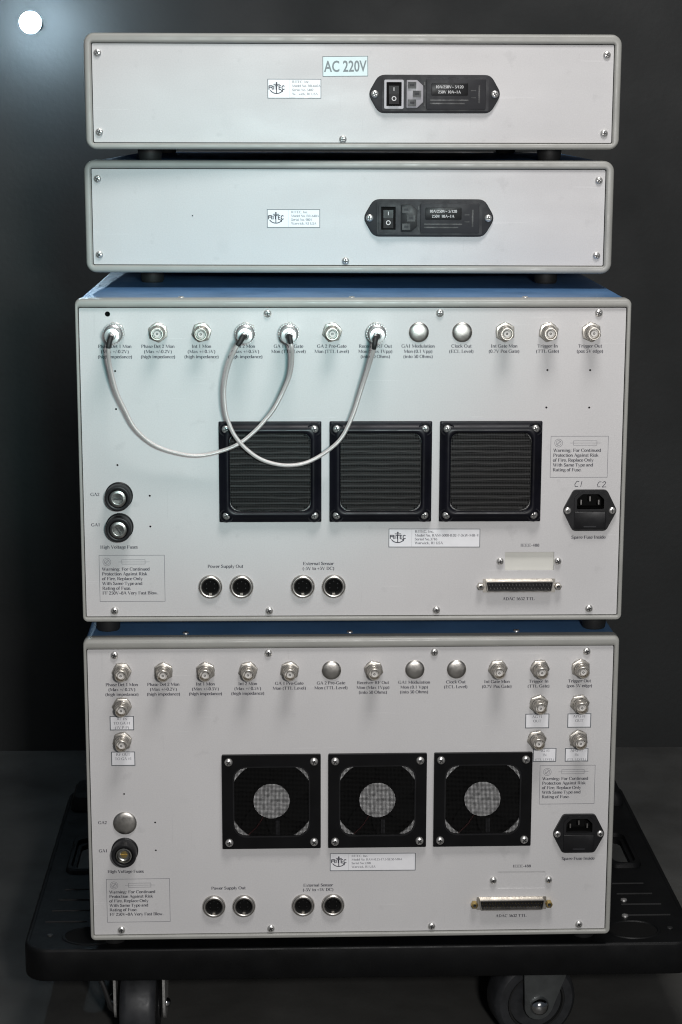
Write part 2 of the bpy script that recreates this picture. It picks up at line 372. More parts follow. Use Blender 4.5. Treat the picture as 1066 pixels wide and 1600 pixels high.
def mk_screw(name='panel_screw', r=3.15, h=1.9):
    def f():
        mb = MB(); mb.lathe([(r, 0), (r, -.5), (r * .93, -h * .62), (r * .72, -h * .9), (r * .4, -h), (r * .05, -h * 1.02)], 0, 0, M['steel'], 24)
        w, l = r * .17, r * .56
        mb.box(-l, l, -h * 1.05, -h * .6, -w, w, M['slot']); mb.box(-w * .98, w * .98, -h * 1.06, -h * .6, -l, l, M['slot'])
        return mb.build(name)
    return f
def mk_bnc():
    mb = MB(); N = M['nickel']
    mb.lathe([(5.6, -3.2), (5.6, -6.4), (5.45, -7.4), (4.85, -8.0), (4.75, -13.6), (4.9, -13.9), (4.9, -15.1), (4.6, -15.4), (4.05, -15.4), (3.95, -15.0), (3.95, -9.4), (2.3, -9.3)], 0, 0, N, 30)
    for k in range(2): mb.lathe([(5.7, -4.0 - 1.1 * k), (5.85, -4.3 - 1.1 * k), (5.6, -4.6 - 1.1 * k)], 0, 0, N, 30, cap=False)
    for sx in (-1, 1): mb.tube([(0, -9.8, sx * 4.2), (0, -9.8, sx * 5.5)], .8, N, 10)
    root = mb.build('bnc_connector')
    mb = MB(); mb.lathe([(7.3, 0), (7.3, -.7), (6.9, -1.0), (6.3, -1.0)], 0, 0, M['nickel_dull'], 30)
    hexa = rcorner(circ(0, 0, 8.1, 6), .6, 2); mb.prism(hexa, -1.0, -3.4, M['nickel'], .5)
    mb.build('hex_nut', root)
    mb = MB(); mb.lathe([(3.9, -9.6), (2.6, -9.6), (2.5, -13.9), (2.3, -14.2), (1.0, -14.2), (.9, -13.8)], 0, 0, M['ptfe'], 24)
    mb.build('insulator', root)
    mb = MB(); mb.lathe([(.9, -11), (.85, -14.0), (.5, -14.1), (.45, -13)], 0, 0, M['slot'], 14)
    mb.build('contact', root)
    return root
def mk_bnc_base():     # a jack under a mated plug
    root = mk_bnc(); return root
def mk_cap(r):
    def f():
        mb = MB(); pr = [(r * .985, 0), (r, -.5), (r * .985, -1.0)]
        for i in range(1, 9): a = i / 9 * PI / 2; pr.append((r * .96 * math.cos(a), -1.0 - 1.5 * math.sin(a)))
        mb.lathe(pr, 0, 0, M['nickel_dull'], 40); return mb.build('hole_plug')
    return f
def mk_din():
    mb = MB()
    mb.lathe([(9.6, 0), (9.6, -1.2), (9.2, -2.3), (8.5, -2.9), (7.7, -3.0), (7.0, -2.6), (6.6, -1.6), (6.6, 3)], 0, 0, M['nickel_dull'], 40, cap=False)
    root = mb.build('round_socket')
    mb = MB(); mb.lathe([(6.7, 9), (6.7, 3.5), (6.5, 3.2), (.1, 3.2)], 0, 0, M['matt_black'], 28, cap=True)
    mb.lathe([(6.58, -1.4), (6.45, -1.5), (6.2, 2.5), (5.9, 3.0), (5.8, 3.1)], 0, 0, M['slot'], 28, cap=False)
    mb.build('insert', root)
    mb = MB(); mb.box(-1.1, 1.1, -1.2, 3.2, -6.5, -5.2, M['nickel']); mb.build('key', root)
    mb = MB()
    for k in range(5): a = math.radians(-30 + 60 * k); mb.tube([(3.6 * math.cos(a), 3.2, 3.6 * math.sin(a)), (3.6 * math.cos(a), 1.6, 3.6 * math.sin(a))], .45, M['slot'], 6)
    mb.build('pins', root)
    return root
def mk_fuse(bright):
    def f():
        mb = MB(); mb.lathe([(11.0, 0), (11.0, -1.6), (10.5, -2.1), (10.2, -2.2), (10.2, -12.4), (9.6, -13.4), (8.4, -13.7), (7.4, -13.3), (7.1, -12.4), (7.0, -6)], 0, 0, M['black'], 40, cap=False)
        root = mb.build('fuse_holder')
        mb = MB()
        if bright:
            mb.lathe([(7.0, -7), (7.0, -13.2), (6.6, -14.2), (4.8, -14.9), (3.9, -14.7), (3.7, -13.6), (.2, -13.4)], 0, 0, M['fuse_metal'], 30)
            mb.box(-3.2, 3.2, -14.3, -13.2, -.55, .55, M['slot'])
        else:
            mb.lathe([(7.0, -11.2), (6.4, -12.6), (5.6, -12.7), (5.2, -9.5), (4.4, -9.2), (4.1, -9.6), (.2, -9.4)], 0, 0, M['fuse_metal'], 30)
            mb.box(-2.9, 2.9, -10.4, -9.2, -.5, .5, M['brass']); mb.lathe([(3.0, -9.3), (2.8, -10.0), (.2, -10.0)], 0, 0, M['brass'], 16)
        mb.build('fuse_cap', root)
        return root
    return f
def mk_inlet():
    hexp = rcorner([(-16.6, -13.4 - 3.1), (16.6 - 3, -16.5), (21.5, 0), (13.3, 16.6), (-13.3, 16.6), (-21.5, 0)], 2.2)
    hexp = rcorner([(-13.2, -16.5), (13.2, -16.5), (21.6, 0), (13.2, 16.6), (-13.2, 16.6), (-21.6, 0)], 2.4)
    opening = rcorner([(-10.8, 1.5), (10.8, 1.5), (10.8, 9.5), (6.5, 13.6), (-6.5, 13.6), (-10.8, 9.5)], .9, 2)
    mb = MB(); mb.plate(hexp, [opening], 0, -3.0, M['black'])
    mb.prism(rcorner([(-12.6, -14.6), (12.6, -14.6), (12.6, -.5), (-12.6, -.5)], .8), -3.0, -4.2, M['black'], .4)
    mb.plate(rcorner([(-12.8, -.2), (12.8, -.2), (12.8, 11), (8.2, 15.2), (-8.2, 15.2), (-12.8, 11)], 1), [opening], -2.99, -4.6, M['black'])
    mb.box(-5, 5, -4.7, -4.2, -13.2, -12.2, M['dark_plastic'])
    root = mb.build('power_inlet')
    mb = MB(); mb.loops([[(x, -3.1, z) for x, z in opening], [(x, 10, z) for x, z in opening]], M['matt_black'], cap1=True); mb.build('inlet_cavity', root)
    for x, z in ((-7, 6.5), (0, 9.2), (7, 6.5)):
        mb = MB(); mb.box(-.5, .5, -1.5, 9, -1.9, 1.9, M['pin_nickel']); mb.build('contact_blade', root, (x, 0, z))
    for sx in (-1, 1):
        s = mk_screw('inlet_screw', 2.75, 1.3)(); s.parent = root; s.location = (sx * 17.7 * MM, -3.0 * MM, 0)
    return root
def mk_dsub(post):
    def f():
        mb = MB(); fl = rcorner([(-29, -5.6), (29, -5.6), (29, 5.6), (-29, 5.6)], .8)
        D = rcorner([(-27.2, 4.4), (-25.6, -4.4), (25.6, -4.4), (27.2, 4.4)][::1], 1.6)
        D2 = inset(D, .6)
        mb.plate(fl, [], -.0, -.8, M['nickel']); mb.plate(D, [D2], -.8, -5.4, M['nickel_dull'])
        root = mb.build('dsub_connector')
        mb = MB(); mb.prism(inset(D, .65), -.8, -2.4, M['black']); mb.build('insulator', root)
        mb = MB()
        for r, (n, z) in enumerate(((19, 1.45), (18, -1.45))):
            for k in range(n): x = (k - (n - 1) / 2) * 2.72; mb.tube([(x, -2.3, z), (x, -5.2, z)], .36, M['pin_brass'] if post == 'brass' else M['pin_nickel'], 6)
        mb.build('contact_pins', root)
        for sx in (-1, 1):
            mb = MB(); mb.prism(circ(0, 0, 2.9, 6), -.8, -5.6, M[post], .3); mb.lathe([(1.5, -5.5), (1.3, -5.7), (1.2, -5.65)], 0, 0, M['slot'], 12); mb.build('jack_post', root, (sx * 31.0, 0, 0))
        return root
    return f
def mk_dot(r):
    def f():
        mb = MB(); mb.lathe([(r, 0), (r, .4), (.05, .4)], 0, 0, M['matt_black'], 14); return mb.build('pin_hole')
    return f

def mesh_screen(root, hw, hh, y, pitch, r=.14, cornerr=11, mk='wire'):
    mb = MB(); n = int(hw / pitch)
    def lim(u, h1, h2):      # keep wire ends within the rounded opening
        d = abs(u) - (h1 - cornerr)
        return h2 if d <= 0 else h2 - cornerr + math.sqrt(max(0, cornerr ** 2 - d * d))
    for i in range(-n, n + 1):
        x = i * pitch; e = lim(x, hw, hh) + .6; mb.box(x - r, x + r, y - r, y + r, -e, e, M[mk])
    n = int(hh / pitch)
    for i in range(-n, n + 1):
        z = i * pitch; e = lim(z, hh, hw) + .6; mb.box(-e, e, y - r * 2.9, y - r * 1.1, z - r, z + r, M[mk])
    return mb.build('mesh_screen', root, smooth=False)
def fan_behind(root, y):
    # square housing plate with a round throat, seen through the mesh in the corners
    mb = MB(); mb.plate(rrect(-39, -39, 39, 39, 2), [circ(0, 0, 35.0, 48)], y + 2, y, M['hub'])
    mb.lathe([(35.2, y + 2), (35.2, y + 24)], 0, 0, M['matt_black'], 48, cap=True); mb.build('fan_housing', root)
    mb = MB(); mb.lathe([(15.2, y + 12), (15.2, y + .8), (14.9, y + .3), (.1, y + .3)], 0, 0, M['matt_black'], 40); hub = mb.build('fan_hub', root)
    mb = MB(); mb.lathe([(14.9, y + .2), (14.8, y), (.1, y)], 0, 0, M['hub'], 40); mb.build('hub_label', root)
    mb = MB()
    for k in range(7):
        a0 = 2 * PI * k / 7 + .3; ls = []
        for i in range(7):
            rr = 15.5 + 19.0 * i / 6; a = a0 + .28 * i / 6
            w = .36 - .10 * i / 6
            ls.append([(rr * math.cos(a - w), y + 2.5, rr * math.sin(a - w)), (rr * math.cos(a), y + 6, rr * math.sin(a)), (rr * math.cos(a + w), y + 12, rr * math.sin(a + w))])
        mb.loops(ls, M['matt_black'], cap1=False, closed=False)
    mb.build('fan_blades', root)
    mb = MB(); mb.tube(smooth_path([(-7, y + 1, -14), (-12, y + .6, -22), (-20, y + .6, -30)], 4), .45, M['wiring_red'], 6)
    mb.box(3, 6.5, y + .5, y + 2, -29, -17, M['dark_plastic']); mb.build('fan_lead', root)
def mk_fan_flat():
    mb = MB(); hw, hh = 31.6, 30.6
    mb.plate(rcorner([(-40.2, -40.2), (40.2, -40.2), (40.2, 40.2), (-40.2, 40.2)], .9), [list(reversed(rrect(-hw, -hh, hw, hh, 11, 6)))], 0, -3.2, M['flat_black'])
    root = mb.build('fan_guard')
    mb = MB(); mb.plate(rrect(-hw + .05, -hh + .05, hw - .05, hh - .05, 11, 6), [list(reversed(rrect(-hw + 1.2, -hh + 1.2, hw - 1.2, hh - 1.2, 10, 6)))], -1, -2.6, M['black']); mb.build('inner_rim', root)
    mesh_screen(root, hw - 1, hh - 1, -2.2, 1.1, .12); fan_behind(root, -.9)
    for sx in (-1, 1):
        for sz in (-1, 1):
            s = mk_screw('guard_screw', 3.3, 2.6)(); s.parent = root; s.location = (sx * 34.7 * MM, -3.2 * MM, sz * 34.6 * MM); s.rotation_euler[1] = random.random() * 3
    return root
def mk_fan_ribbed():
    O = rrect(-40.3, -40.2, 40.3, 40.2, .9, 6); hw, hh = 32.0, 31.5
    I = rrect(-hw, -hh, hw, hh, 7, 6); mb = MB()
    prof = [(0, 0), (0, -2.2), (.03, -2.7), (.08, -2.9), (.2, -3.1), (.4, -4.6), (.62, -5.9), (.76, -6.3), (.9, -6.1), (.98, -5.4), (1, -4.6), (1, -1)]
    mb.loops([[(a[0] * (1 - t) + b[0] * t, y, a[1] * (1 - t) + b[1] * t) for a, b in zip(O, I)] for t, y in prof], M['satin_black'], cap1=False)
    for sx in (-1, 1):
        for sz in (-1, 1):
            mb.lathe([(5.5, -1), (5.4, -4.8), (5.1, -5.2), (4.7, -5.2), (4.4, -4.8), (4.2, -3.4)], sx * 34.6, sz * 34.5, M['satin_black'], 28)
    root = mb.build('fan_filter_cover')
    mb = MB(); mb.prism(rrect(-hw, -hh, hw, hh, 9, 6), 0, -.6, M['matt_black']); mb.build('filter_pad', root)
    mb = MB(); n = 14
    for k in range(n):
        z = -hh + 2.0 + k * (2 * hh - 4) / (n - 1); e = hw - (6 if k in (0, n - 1) else .6 if 1 < k < n - 2 else 2.2)
        ls = []
        for x in (-e, -e * .5, 0, e * .5, e):
            zz = z + random.uniform(-.45, .45)
            ls.append([(x, -.6, zz - 1.6), (x, -2.1, zz - 1.3), (x, -2.9, zz - .4), (x, -2.9, zz + .5), (x, -2.1, zz + 1.3), (x, -.6, zz + 1.6)])
        mb.loops(ls, M['rib'], cap0=True, cap1=True)
    mb.build('filter_ribs', root)
    mesh_screen(root, hw - .4, hh - .4, -4.0, 1.25, .12, 7, 'wire_glint')
    for sx in (-1, 1):
        for sz in (-1, 1):
            s = mk_screw('cover_screw', 3.3, 2.6)(); s.parent = root; s.location = (sx * 34.6 * MM, -3.4 * MM, sz * 34.5 * MM); s.rotation_euler[1] = random.random() * 3
    return root
def mk_module(gray):
    def f():
        mb = MB(); pl = rcorner([(-45.2, -15.2), (45.2, -15.2), (54.0, 0), (45.2, 15.2), (-45.2, 15.2), (-54.0, 0)], 5, 4)
        mb.prism(pl, 0, -2.4, M['dark_plastic'], .8); mb.plate(rrect(-42.6, -13.4, 43.4, 13.4, 1.2), [], -2.4, -3.6, M['dark_plastic'])
        root = mb.build('power_entry_module')
        mb = MB(); mb.plate(rrect(-41.0, -11.6, -25.4, 11.2, 1), [list(reversed(rrect(-39.3, -9.6, -27.0, 9.4, .6)))], -3.6, -5.0, M['grey_plastic'] if gray else M['dark_plastic'])
        sw = mb.build('power_switch', root)
        mb = MB(); mb.box(-39.0, -27.3, -4.2, -2.4, -9.3, 9.1, M['matt_black'])
        mb.add([(-37.2, -4.0, 8), (-29.2, -4.0, 8), (-29.2, -5.0, .3), (-37.2, -5.0, .3), (-29.2, -7.4, -8), (-37.2, -7.4, -8), (-29.2, -3.6, -8.2), (-37.2, -3.6, -8.2), (-29.2, -3.6, 8.2), (-37.2, -3.6, 8.2)],
               [(0, 1, 2, 3), (3, 2, 4, 5), (5, 4, 6, 7), (0, 3, 5, 7, 9), (1, 8, 6, 4, 2), (0, 9, 8, 1)], M['black'])
        mb.build('rocker', sw, smooth=False)
        mb = MB(); mb.add([(-33.5, -4.62, 5.2), (-32.9, -4.62, 5.2), (-32.9, -4.92, 2.4), (-33.5, -4.92, 2.4)], [(0, 1, 2, 3)], M['white_ink'])
        c = circ(-33.2, -3.6, 1.9, 14); ci = circ(-33.2, -3.6, 1.25, 14)
        yy = lambda z: -5.0 - (.3 - z) * 2.4 / 8.3 - .12
        mb.loops([[(x, yy(z), z) for x, z in c], [(x, yy(z), z) for x, z in ci]], M['white_ink'], cap1=False); mb.build('switch_mark', sw, smooth=False)
        mb = MB(); T = rcorner([(-23.0, -11.0), (-14.6, -11.0), (-9.6, -6.5), (-9.6, 6.5), (-14.6, 11.0), (-23.0, 11.0)], .8)
        mb.prism(T, -3.6, -4.4, M['grey_plastic'] if gray else M['black'], .3)
        sel = mb.build('voltage_selector', root)
        for x, z in ((-18.6, 6.9), (-14.6, 0), (-18.6, -6.9)):
            mb = MB(); mb.box(x - 3.3, x + 3.3, -5.6, -4.4, z - 2.6, z + 2.6, M['black']); mb.box(x - 1.7, x + 1.7, -5.75, -5.6, z - .9, z + .9, M['dark_plastic']); mb.build('selector_block', sel)
        mb = MB(); mb.prism(rrect(-7.0, -12.2, 41.0, 12.2, 1.2), -3.6, -4.8, M['dark_plastic'], .4)
        mb.prism(rrect(-3, -1.2, 26.5, 8.6, .8), -4.8, -5.1, M['black'], .2)
        for z in (-4.8, -7.4): mb.box(-4, 27 - (z < -5) * 3, -4.88, -4.8, z - .5, z + .5, M['black'])
        mb.box(35, 36.2, -4.9, -4.8, -7, 7, M['black']); mb.box(29, 33, -4.9, -4.8, 2.4, 3.2, M['black']); mb.box(29, 33, -4.9, -4.8, -3.2, -2.4, M['black'])
        mb.box(-9.2, -8, -4.6, -3.6, 7, 9.6, M['black']); mb.box(-9.2, -8, -4.6, -3.6, -9.6, -7, M['black'])
        dr = mb.build('fuse_drawer', root)
        mb = MB(); roman(mb, '10A/250V~ 5/120', 11.5, 4.6, 3.1, M['white_ink'], -5.12); roman(mb, '250V 10A~1A', 11.5, .6, 3.1, M['white_ink'], -5.12); mb.build('moulded_lettering', dr, smooth=False)
        for sx in (-1, 1):
            s = mk_screw('module_screw', 3.0, 1.5)(); s.parent = root; s.location = (sx * 48.4 * MM, -2.4 * MM, 0); s.rotation_euler[1] = random.random() * 3
        return root
    return f

# ------------------------------------------------------------------ instrument housing
def housing(name, label, group, x, y, zt, yaw, W, H, D, opening, rad, holes, foot_gap, feet=True, fx=17, fy0=34, cat='electronic instrument'):
    root = bpy.data.objects.new(name, None); COL.objects.link(root); root.empty_display_size = .05
    root.location = (x, y, zt - H * MM); root.rotation_euler = (0, 0, yaw)
    root['label'] = label; root['category'] = cat
    if group: root['group'] = group
    hw = W / 2; x0, x1, z0, z1 = opening[0] - hw, opening[1] - hw, H + opening[3], H + opening[2]
    O = rrect(-hw, 0, hw, H, rad, 7); I = rrect(x0, z0, x1, z1, 1.2, 7)
    prof = [(0, 13), (0, 3.4), (.03, 1.9), (.11, .8), (.24, .15), (.42, 0), (.7, 0), (.88, .25), (.97, .8), (1, 1.6), (1, 6)]
    mb = MB(); mb.loops([[(a[0] * (1 - t) + b[0] * t, yy, a[1] * (1 - t) + b[1] * t) for a, b in zip(O, I)] for t, yy in prof], M['bezel'], cap1=False)
    mb.build('bezel', root)
    mb = MB(); B = rrect(-hw + 1.0, .8, hw - 1.0, H - .9, max(rad - 1, 1.5), 5)
    mb.loops([[(a, 9, b) for a, b in B], [(a, D, b) for a, b in B]], M['blue'], cap1=True)
    cover = mb.build('cover', root)
    # the far bezel of the other face, and the dark inside behind the panel openings
    mb = MB(); mb.loops([[(a[0], yy, a[1]) for a in rrect(-hw + t, t, hw - t, H - t, rad, 5)] for t, yy in ((0, D - .5), (0, D + 8), (1.5, D + 10))], M['bezel'], cap0=True, cap1=True); mb.build('front_bezel', root)
    mb = MB(); g = .6; mb.plate(rrect(x0 + g, z0 + g, x1 - g, z1 - g, 1.0, 4), [list(reversed(h)) for h in holes], P_FRONT + 1.5, P_FRONT, M['panel'])
    panel = mb.build('rear_panel', root, smooth=False)
    mb = MB(); mb.box(x0 - 1, x1 + 1, P_FRONT + 14, P_FRONT + 16, z0 - 1, z1 + 1, M['matt_black'])
    mb.plate(rrect(x0 - 1, z0 - 1, x1 + 1, z1 + 1, 1), [list(reversed(rrect(x0 + .6, z0 + .6, x1 - .6, z1 - .6, .5)))], 5.8, 4.6, M['matt_black']); mb.build('inner_shield', root)
    if feet:
        for sx in (-1, 1):
            for fy in (fy0, D - 30):
                mb = MB(); L = foot_gap
                ls = [[(r * math.cos(2 * PI * j / 24), r * math.sin(2 * PI * j / 24), zz) for j in range(24)] for r, zz in ((10.4, 1.0), (10.4, -1.5), (9.6, -L + 1.5), (8.8, -L), (.2, -L))]
                mb.loops(ls, M['rubber'], cap0=False, cap1=True); mb.build('rubber_foot', root, (sx * (hw - fx), fy, 0))
    return root, cover
W_ = 432.0; HB = 257.9; HS = 91.3
def U(u): return u - W_ / 2

def caption(root, lines, u, vs, H, em=3.6, m='ink', align='c', name='caption', track=1., y=None, bold=1.):
    mb = MB()
    for t, v in zip(lines, vs): roman(mb, t, U(u), H + v - em * .23, em, M[m], (P_FRONT - .05) if y is None else y, align, track, bold)
    return mb.build(name, root, smooth=False)
def frame_lines(mb, x0, z0, x1, z1, w, y, m):
    mb.box(x0, x1, y, y + .03, z1 - w, z1, m); mb.box(x0, x1, y, y + .03, z0, z0 + w, m)
    mb.box(x0, x0 + w, y - .01, y + .03, z0, z1, m); mb.box(x1 - w, x1, y - .01, y + .03, z0, z1, m)
def warning_box(root, u0, v1, u1, v0, H, lines):
    mb = MB(); x0, x1, z0, z1 = U(u0), U(u1), H + v0, H + v1; y = P_FRONT - .05; k = M['ink_soft']
    frame_lines(mb, x0, z0, x1, z1, .32, y, k)
    cx, cz = x0 + 6.3, z1 - 5.6
    for r in (3.3, 2.1): mb.loops([[(px, y, pz) for px, pz in circ(cx, cz, r, 24)], [(px, y, pz) for px, pz in circ(cx, cz, r - .28, 24)]], k, cap1=False)
    pen(mb, [(cx - 1.1, cz - 1.6), (cx + 1.5, cz + 1.1)], k, 1, 0, 0, y, .25); pen(mb, [(cx - 1.6, cz - 1.1), (cx + 1.1, cz + 1.5)], k, 1, 0, 0, y, .25)
    fx0 = x0 + 18; fx1 = fx0 + 18.7; frame_lines(mb, fx0, cz - 1.9, fx1, cz + 1.9, .26, y, k); pen(mb, [(fx0 - 2.6, cz), (fx1 + 3.4, cz)], k, 1, 0, 0, y, .22)
    for i, t in enumerate(lines): roman(mb, t, x0 + 2.1, z1 - 12.6 - 3.92 * i, 3.6, M['ink'], y, 'l', .985)
    return mb.build('warning_notice', root, smooth=False)
WARN = ['Warning: For Continued', 'Protection Against Risk', 'of Fire, Replace Only', 'With Same Type and', 'Rating of Fuse.']
FF = WARN + ['FF 250V~8A Very Fast Blow.']
def anchor_logo(mb, cx, cz, s, y, m, k=1.):
    """stamped maker's mark: an anchor through the letters"""
    P = lambda pts, w: pen(mb, pts, m, s, cx, cz, y, w * k)
    P([(0, 9.5), (0, -9)], 1.5); P([(-5.4, 7.2), (5.6, 7.2)], 1.3)
    mb.loops([[(cx + a * s, y, cz + b * s) for a, b in circ(0, 9.6, 1.6, 10)], [(cx + a * s, y, cz + b * s) for a, b in circ(0, 9.6, .1, 10)]], m, cap1=False)
    P([(11.5 * math.sin(a), -9.0 + 8.5 * (1 - math.cos(a))) for a in [math.radians(-62 + 124 * i / 10) for i in range(11)]], 1.5)
    P([(-9.6, -4.6), (-11.8, -3.4)], 1.2); P([(10.6, -3.4), (10.6, -6.4)], 1.2); P([(8.0, -3.6), (11.6, -3.0)], 1.2)
    P([(-13.6, -2), (-13.6, 4.6), (-8, 4.6), (-7.2, 3.4), (-8, 2), (-13.0, 2)], 1.5); P([(-9, 2), (-7, -2)], 1.5); P([(-5, 4.6), (-5, -2)], 1.6)
    P([(-3.2, 4.6), (3.2, 4.6)], 1.5); P([(-1.2, 4.6), (-1.2, -2)], 1.1)
    P([(4.4, -2), (4.4, 4.6), (8, 4.6)], 1.5); P([(4.4, 1.4), (7.4, 1.4)], 1.3); P([(4.4, -2), (8, -2)], 1.5)
    P([(14.0, 3.6), (12.4, 4.8), (10.4, 4.0), (9.6, 1.4), (10.2, -1.2), (12.2, -2.0), (14.2, -1.0)], 1.5)
def sticker(root, name, u0, v1, u1, v0, H, border=.35, paper='paper', tilt=0., th=.12):
    cx, cz = (U(u0) + U(u1)) / 2, H + (v0 + v1) / 2; w, h = (u1 - u0) / 2, (v1 - v0) / 2
    mb = MB(); mb.box(-w, w, -th, 0, -h, h, M[paper])
    frame_lines(mb, -w + .05, -h + .05, w - .05, h - .05, border, -th - .04, M['border'])
    return mb.build(name, root, (cx, P_FRONT, cz), (0, tilt, 0), smooth=False)
def rating_label(root, u0, v1, u1, v0, H, lines, tilt=0., em=3.0, lx=14.6, ls=.42, torn=False, inkm='ink_soft'):
    o = sticker(root, 'rating_label', u0, v1, u1, v0, H, .6, tilt=tilt); w, h = (u1 - u0) / 2, (v1 - v0) / 2; y = -.18
    mb = MB(); anchor_logo(mb, -w + 7.4, .2, ls * .95, y, M['ink'], 1.1); mb.build('maker_mark', o, smooth=False)
    mb = MB()
    for i, t in enumerate(lines): roman(mb, t, -w + lx + 2.4, h - 2.9 - i * (2 * h - 2.9) / 4 - em * .15, em, M[inkm], y, 'l', .98, .8)
    mb.box(-w + lx, -w + lx + .15, y, y + .02, -h + .6, h - .6, M['grey_plastic'])
    mb.build('lettering', o, smooth=False)
    if torn:
        mb = MB()
        for k in range(7):
            x = random.uniform(-2, w - 3); z = random.uniform(-h + .8, -h + 5 + (x > 9) * 6); r = random.uniform(1.0, 3.4)
            pts = [(x + r * random.uniform(.5, 1.2) * math.cos(a), z + r * .6 * random.uniform(.4, 1.1) * math.sin(a)) for a in [2 * PI * i / 9 for i in range(9)]]
            pts = [(min(w - .6, px), max(-h + .4, pz)) for px, pz in pts]
            mb.add([(px, -.2 - .01 * k, pz) for px, pz in pts], [tuple(range(9))], M['paper'])
        mb.build('worn_patch', o, smooth=False)
    return o

# ---- the two slim units on top
def slim(name, label, x, y, zt, yaw, opening, gap, screws, module_c, lab, gray, extra):
    root, cover = housing(name, label, 'slim grey instruments stacked on top', x, y, zt, yaw, W_, HS, 385, opening, 8.5, [], gap, fx=48, fy0=62)
    for u, v in screws: place('screw', mk_screw(), root, U(u), HS + v, rot=random.random() * 3)
    place('module' + str(gray), mk_module(gray), root, U(module_c[0]), HS + module_c[1])
    extra(root)
    return root
def ex1(root):
    rating_label(root, 146.2, -35.4, 189.6, -51.0, HS, ['RITEC, Inc.', 'Model No. BR-640A', 'Serial No. 5402', 'Warwick, RI USA'], torn=True, em=2.7, lx=17.5, ls=.47)
    s = sticker(root, 'voltage_label', 190.5, -17.5, 227.2, -33.6, HS, .5, 'cyan_paper', tilt=-.012)
    sans('lettering', 'AC 220V', 12.2, M['pale_print'], s, 0, -.2, -4.1, .74, .22)
def ex2(root):
    rating_label(root, 149.0, -39.2, 192.7, -54.4, HS, ['RITEC, Inc.', 'Model No. BR-640A', 'Serial No. 9801', 'Warwick, RI USA'], em=2.7, lx=17.5, ls=.47)
    place('dotsmall', mk_dot(.45), root, U(88.1), HS - 44.7, P_FRONT - .45)
slim('slim_instrument', 'topmost slim grey instrument with the pale AC 220V sticker, on top of the whole stack', .0024, .0921, .2032, .018, (5.9, 426.2, -7.7, -86.3), 9.6,
     [(10.9, -15.6), (420, -16), (11, -77.7), (419.5, -78.1), (207, -83)], (281.0, -47.2), None, True, ex1)
slim('slim_instrument', 'slim grey instrument second from the top, without a pale AC 220V sticker', -.0017, .0976, .1031, -.0333, (5.6, 425.5, -6.6, -85.2), 12.6,
     [(10.9, -15.2), (419.8, -15.5), (11, -76.7), (419.5, -76.4), (213.5, -81.4)], (281.6, -46.1), None, False, ex2)

# ---- the two tall units
BN = [30.6, 64.0, 97.8, 131.9, 165.4, 199.1, 233.1, 266.5, 300.3, 333.7, 367.7, 401.0]
CAP = [['Phase Det 1 Mon', '(Max +/-0.2V)', '(high impedance)'], ['Phase Det 2 Mon', '(Max +/-0.2V)', '(high impedance)'], ['Int 1 Mon', '(Max +/-0.5V)', '(high impedance)'],
       ['Int 2 Mon', '(Max +/-0.5V)', '(high impedance)'], ['GA 1 Pre-Gate', 'Mon (TTL Level)'], ['GA 2 Pre-Gate', 'Mon (TTL Level)'], ['Receiver RF Out', 'Mon (Max 1Vpp)', '(into 50 Ohms)'],
       ['GA1 Modulation', 'Mon (0.1 Vpp)', '(into 50 Ohms)'], ['Clock Out', '(ECL Level)'], ['Int Gate Mon', '(0.7V Pos Gate)'], ['Trigger In', '(TTL Gate)'], ['Trigger Out', '(pos 5V edge)']]
